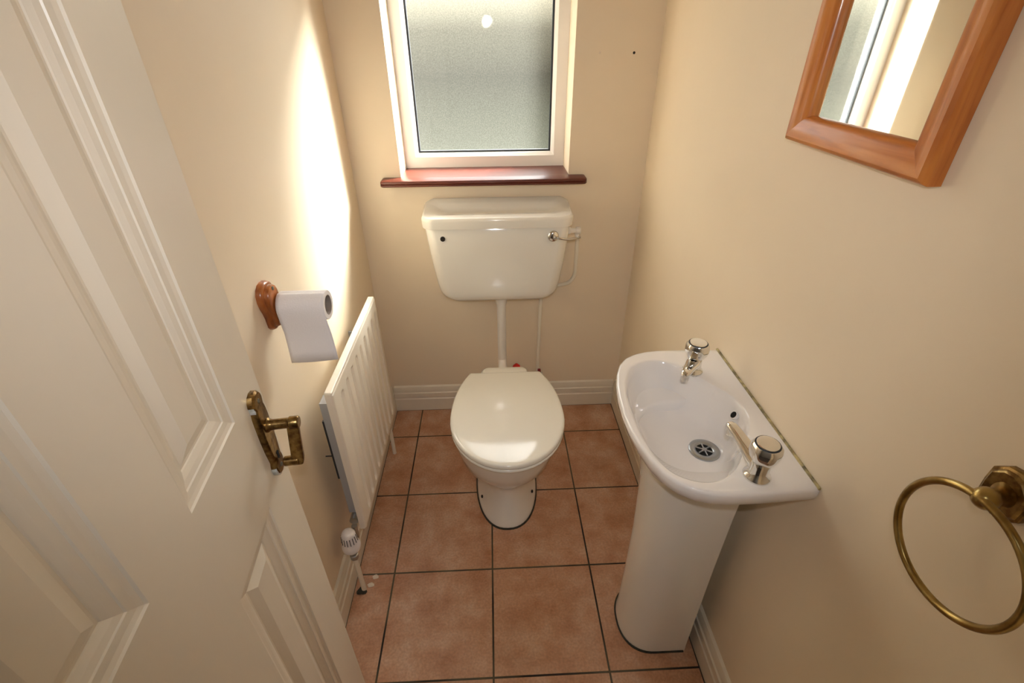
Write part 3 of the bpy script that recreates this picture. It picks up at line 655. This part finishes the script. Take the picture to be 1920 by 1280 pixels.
def rvalve(y, head, label):
    x = XL + .050; t = thing('radiator_valve', label, 'radiator valve', (x, y, 0))
    b = MB(); b.tube([(x, y, .0), (x, y, .182)], .0078, 16); b.build('pipe', M['pipe'], t)
    b = MB(); b.lathe([(.0115, .172), (.0135, .175), (.0135, .190), (.010, .192), (.011, .205), (.014, .208), (.014, .222)], (x, y, 0), (0, 0, 1), 8)
    s = 1 if y < -.6 else -1
    b.tube(smoothpath([(x, y, .198), (x + .004, y + s * .018, .204), (x + .006, y + s * .034, .23), (x + .006, y + s * .040, .272)], 5), .009, 14); b.build('valve_body', M['steel'], t)
    if head:
        b = MB(); b.lathe([(.020, .220), (.0265, .223), (.0275, .230), (.0272, .240), (.0245, .246), (.0232, .250), (.0225, .270), (.0205, .286), (.0165, .295), (.009, .300), (.003, .3015)], (x, y, 0), (0, 0, 1), 40)
        h = b.build('thermostatic_head', M['trv'], t, angle=50); h['label'] = 'white plastic thermostatic head with slots'
        b = MB()
        for k in range(16):
            a = 2 * math.pi * k / 16; c, s_ = math.cos(a), math.sin(a)
            b.tube([(x + c * .0232, y + s_ * .0232, .258), (x + c * .0222, y + s_ * .0222, .272), (x + c * .0208, y + s_ * .0208, .284)], .0011, 6)
        b.build('slots', M['gasket'], h)
    return t
rvalve(-.915, True, 'white thermostatic radiator valve on a cream pipe at the near end of the radiator')
rvalve(-.300, False, 'small plain radiator valve and cream pipe at the far end of the radiator')

# ------------------------------------------------------------------ toilet roll holder and roll
HYc, HZt = -.862, 1.085
hol = thing('toilet_roll_holder', 'varnished orange-brown wooden roll holder on the left wall', 'toilet roll holder', (XL, HYc, 1.04))
pr_ = [(0, .058), (.014, .056), (.025, .049), (.032, .038), (.034, .024), (.031, .008), (.0255, -.006), (.022, -.020), (.021, -.032), (.020, -.044), (.014, -.052), (.006, -.055), (0, -.0555)]
op = pr_ + [(-a, h) for a, h in reversed(pr_[1:-1])]
HC = Vector((XL, -.876, 1.030))
def plate(layers, sc=1.0): return [[(XL + d, HC.y + a * k, HC.z + h * (1 - (1 - k) * .7)) for a, h in op] for d, k in layers]
b = MB(); b.loft(plate([(0, 1.0), (.007, 1.0), (.011, .97), (.013, .91), (.014, .86)])); b.build('backplate', M['holder'], hol)
b = MB(); b.loft(plate([(.012, .80), (.019, .80), (.0225, .76), (.024, .68), (.0245, .6)])); b.build('raised_plate', M['holder'], hol)
b = MB(); b.tube([(XL + .020, HYc, 1.026), (XL + .085, HYc, 1.026)], .010, 20); b.lathe([(.0, 0), (.010, .002), (.013, .008), (.010, .014), (.0, .016)], (XL + .080, HYc, 1.026), (1, 0, 0), 20); b.build('arm', M['holder'], hol)
b = MB(); b.lathe([(.0045, 0), (.0045, .0015), (.0035, .0022)], (XL + .0238, HC.y + .002, 1.072), (1, 0, 0), 16); b.build('screw', M['screw'], hol)
RCc = Vector((0, HYc, 1.0225)); R0 = .0330
rol = thing('toilet_roll', 'white toilet paper roll on the wooden holder, one sheet hanging down', 'toilet roll', (XL + .08, HYc, 1.017))
xa, xb = XL + .028, XL + .130
b = MB(); b.lathe([(.0225, 0), (.0320, 0), (R0, .0012), (R0, xb - xa - .0012), (.0320, xb - xa), (.0225, xb - xa)], (xa, RCc.y, RCc.z), (1, 0, 0), 56, cap0=False, cap1=False); b.build('roll', M['paper'], rol)
b = MB(); b.lathe([(.0225, 0), (.0225, xb - xa), (.0212, xb - xa), (.0212, 0), (.0225, 0)], (xa, RCc.y, RCc.z), (1, 0, 0), 40, cap0=False, cap1=False); b.build('cardboard_core', M['card'], rol)['label'] = 'brown cardboard core'
# hanging sheet: leaves the roll on the side facing the camera
path = []
for k in range(9):
    a = math.radians(100 + 80 * k / 8); path.append((RCc.y + (R0 + .0008) * math.cos(a), RCc.z + (R0 + .0008) * math.sin(a), 0))
drop = [(.0, -.0), (.001, -.02), (.0022, -.04), (.0035, -.055), (.0015, -.075), (-.0015, -.1), (-.006, -.128)]
y_, z_ = path[-1][0], path[-1][1]
for dy, dz in drop[1:]: path.append((y_ + dy, z_ + dz, -dz))
rs = []
for i, (yy, zz, q) in enumerate(path):
    row = []
    for k in range(13):
        u = k / 12; x = xa + (xb - xa) * u + q * (.02 + .05 * u)
        row.append((x, yy + .0015 * math.sin(u * 5 + q * 20) * min(1, q * 20), zz + (.005 * u if i == len(path) - 1 else 0)))
    rs.append(row)
b = MB(); b.loft(rs, False, False, close=False); o = b.build('hanging_sheet', M['paper'], rol); so = o.modifiers.new('s', 'SOLIDIFY'); so.thickness = .0006; so.offset = 1

# ------------------------------------------------------------------ mirror
MY0, MY1, MZ0, MZ1, FW = -1.241, -.902, 1.364, 1.86, .0455
mir = thing('wall_mirror', 'tall mirror in an orange pine frame on the right wall', 'mirror', (XR, (MY0 + MY1) / 2, MZ0))
fp = [(0, 0), (0, .019), (.003, .025), (.008, .0285), (.015, .0288), (.022, .0270), (.0235, .0262), (.034, .0238), (.040, .021), (.0435, .017), (FW, .011), (FW, 0)]  # (in from the outer edge, out from wall)
def frame_piece(name, a, b_, inn, m, miter):
    A, B, inn = Vector(a), Vector(b_), Vector(inn); t = (B - A).normalized(); rs = []
    for P, s in ((A, 1), (B, -1)): rs.append([P + inn * u + t * (u * s) + Vector((-h, 0, 0)) for u, h in fp])
    MB().loft(rs).build(name, m, mir, angle=25)
X0 = XR - .0005
frame_piece('frame_stile', (X0, MY0, MZ0), (X0, MY0, MZ1), (0, 1, 0), M['pine_z'], 1)
frame_piece('frame_stile', (X0, MY1, MZ0), (X0, MY1, MZ1), (0, -1, 0), M['pine_z'], 1)
frame_piece('frame_rail', (X0, MY0, MZ0), (X0, MY1, MZ0), (0, 0, 1), M['pine_y'], 1)
frame_piece('frame_rail', (X0, MY0, MZ1), (X0, MY1, MZ1), (0, 0, -1), M['pine_y'], 1)
b = MB(); b.box((XR - .009, MY0 + FW - .004, MZ0 + FW - .004), (XR - .004, MY1 - FW + .004, MZ1 - FW + .004)); b.build('mirror_glass', M['mirror'], mir, smooth=False)

# ------------------------------------------------------------------ towel ring
trg = thing('towel_ring', 'aged brass towel ring on the right wall, near the lower right', 'towel ring', (XR, -1.50, 1.09))
PC = Vector((XR, -1.500, 1.092)); n8 = []
hw_, hh_, ct = .0255, .031, .013
poly8 = [(-hw_ + ct, -hh_), (0, -hh_ - .003), (hw_ - ct, -hh_), (hw_, -hh_ + ct), (hw_ + .001, 0), (hw_, hh_ - ct), (hw_ - ct, hh_), (0, hh_ + .003), (-hw_ + ct, hh_), (-hw_, hh_ - ct), (-hw_ - .001, 0), (-hw_, -hh_ + ct)]
b = MB(); b.loft([[PC + Vector((-d, a * k, h * k)) for a, h in poly8] for d, k in ((0, 1), (.006, 1), (.0075, .97), (.0085, .88), (.0105, .84), (.012, .78))]); b.build('backplate', M['brass2'], trg, angle=25)
b = MB(); AX = Vector((-.058, -.017, .015)).normalized(); b.lathe([(.0135, .009), (.0140, .013), (.0105, .018), (.0085, .024), (.0085, .034), (.0105, .042), (.0125, .050), (.0120, .058), (.008, .064), (.002, .066)], PC, AX, 28); b.build('post', M['brass'], trg)
RC = Vector((.549, -1.526, 1.030)); RR = .0775
pts = []
for k in range(72):
    a = 2 * math.pi * k / 72; v = Vector((0, math.cos(a), math.sin(a))) * RR
    pts.append(RC + v + Vector((.0, 0, 0)))
b = MB(); b.tube(pts, .0047, 14, closed=True); b.build('ring', M['brass'], trg)

# ------------------------------------------------------------------ small marks
b = MB(); b.lathe([(.0042, 0), (.0042, .0008)], (.518, .0002, 1.480), (0, -1, 0), 16); o = b.build('screw_hole', M['dark']); tag(o, 'small black screw hole in back wall right of the window', 'hole')
b = MB(); b.lathe([(.0042, 0), (.003, .0006)], (.404, .0002, 1.481), (0, -1, 0), 16); o = b.build('wall_plug', M['plaster']); tag(o, 'small filled wall plug left of the black screw hole', 'wall plug')
def blob(x, y, rx, ry, h, label):
    n = 14; rs = []
    for k, zz in ((1, 0), (.95, .5), (.6, 1)): rs.append([(x + rx * k * math.cos(2 * math.pi * i / n) * (1 + .2 * math.sin(3 * i)), y + ry * k * math.sin(2 * math.pi * i / n) * (1 + .15 * math.cos(2 * i)), h * zz) for i in range(n)])
    o = MB().loft(rs).build('plaster_crumb', M['plaster']); tag(o, label, 'crumb', 'crumbs on the tiles')
blob(.330, -.075, .010, .009, .002, 'small pale crumb on tiles right of the toilet, near the back skirting')
blob(-.402, -.900, .011, .008, .004, 'pale crumb beside foot of thermostatic valve pipe, left of two')
blob(-.392, -.872, .010, .008, .003, 'pale crumb near the grout line past the thermostatic valve pipe')
b = MB(); b.lathe([(.016, 0), (.015, .003), (.009, .006)], (XL + .043, -.918, 0), (0, 0, 1), 14, lobes=3, amp=.2); o = b.build('pipe_hole', M['dirt']); tag(o, 'dark ragged hole in tile round the thermostatic valve pipe', 'hole')
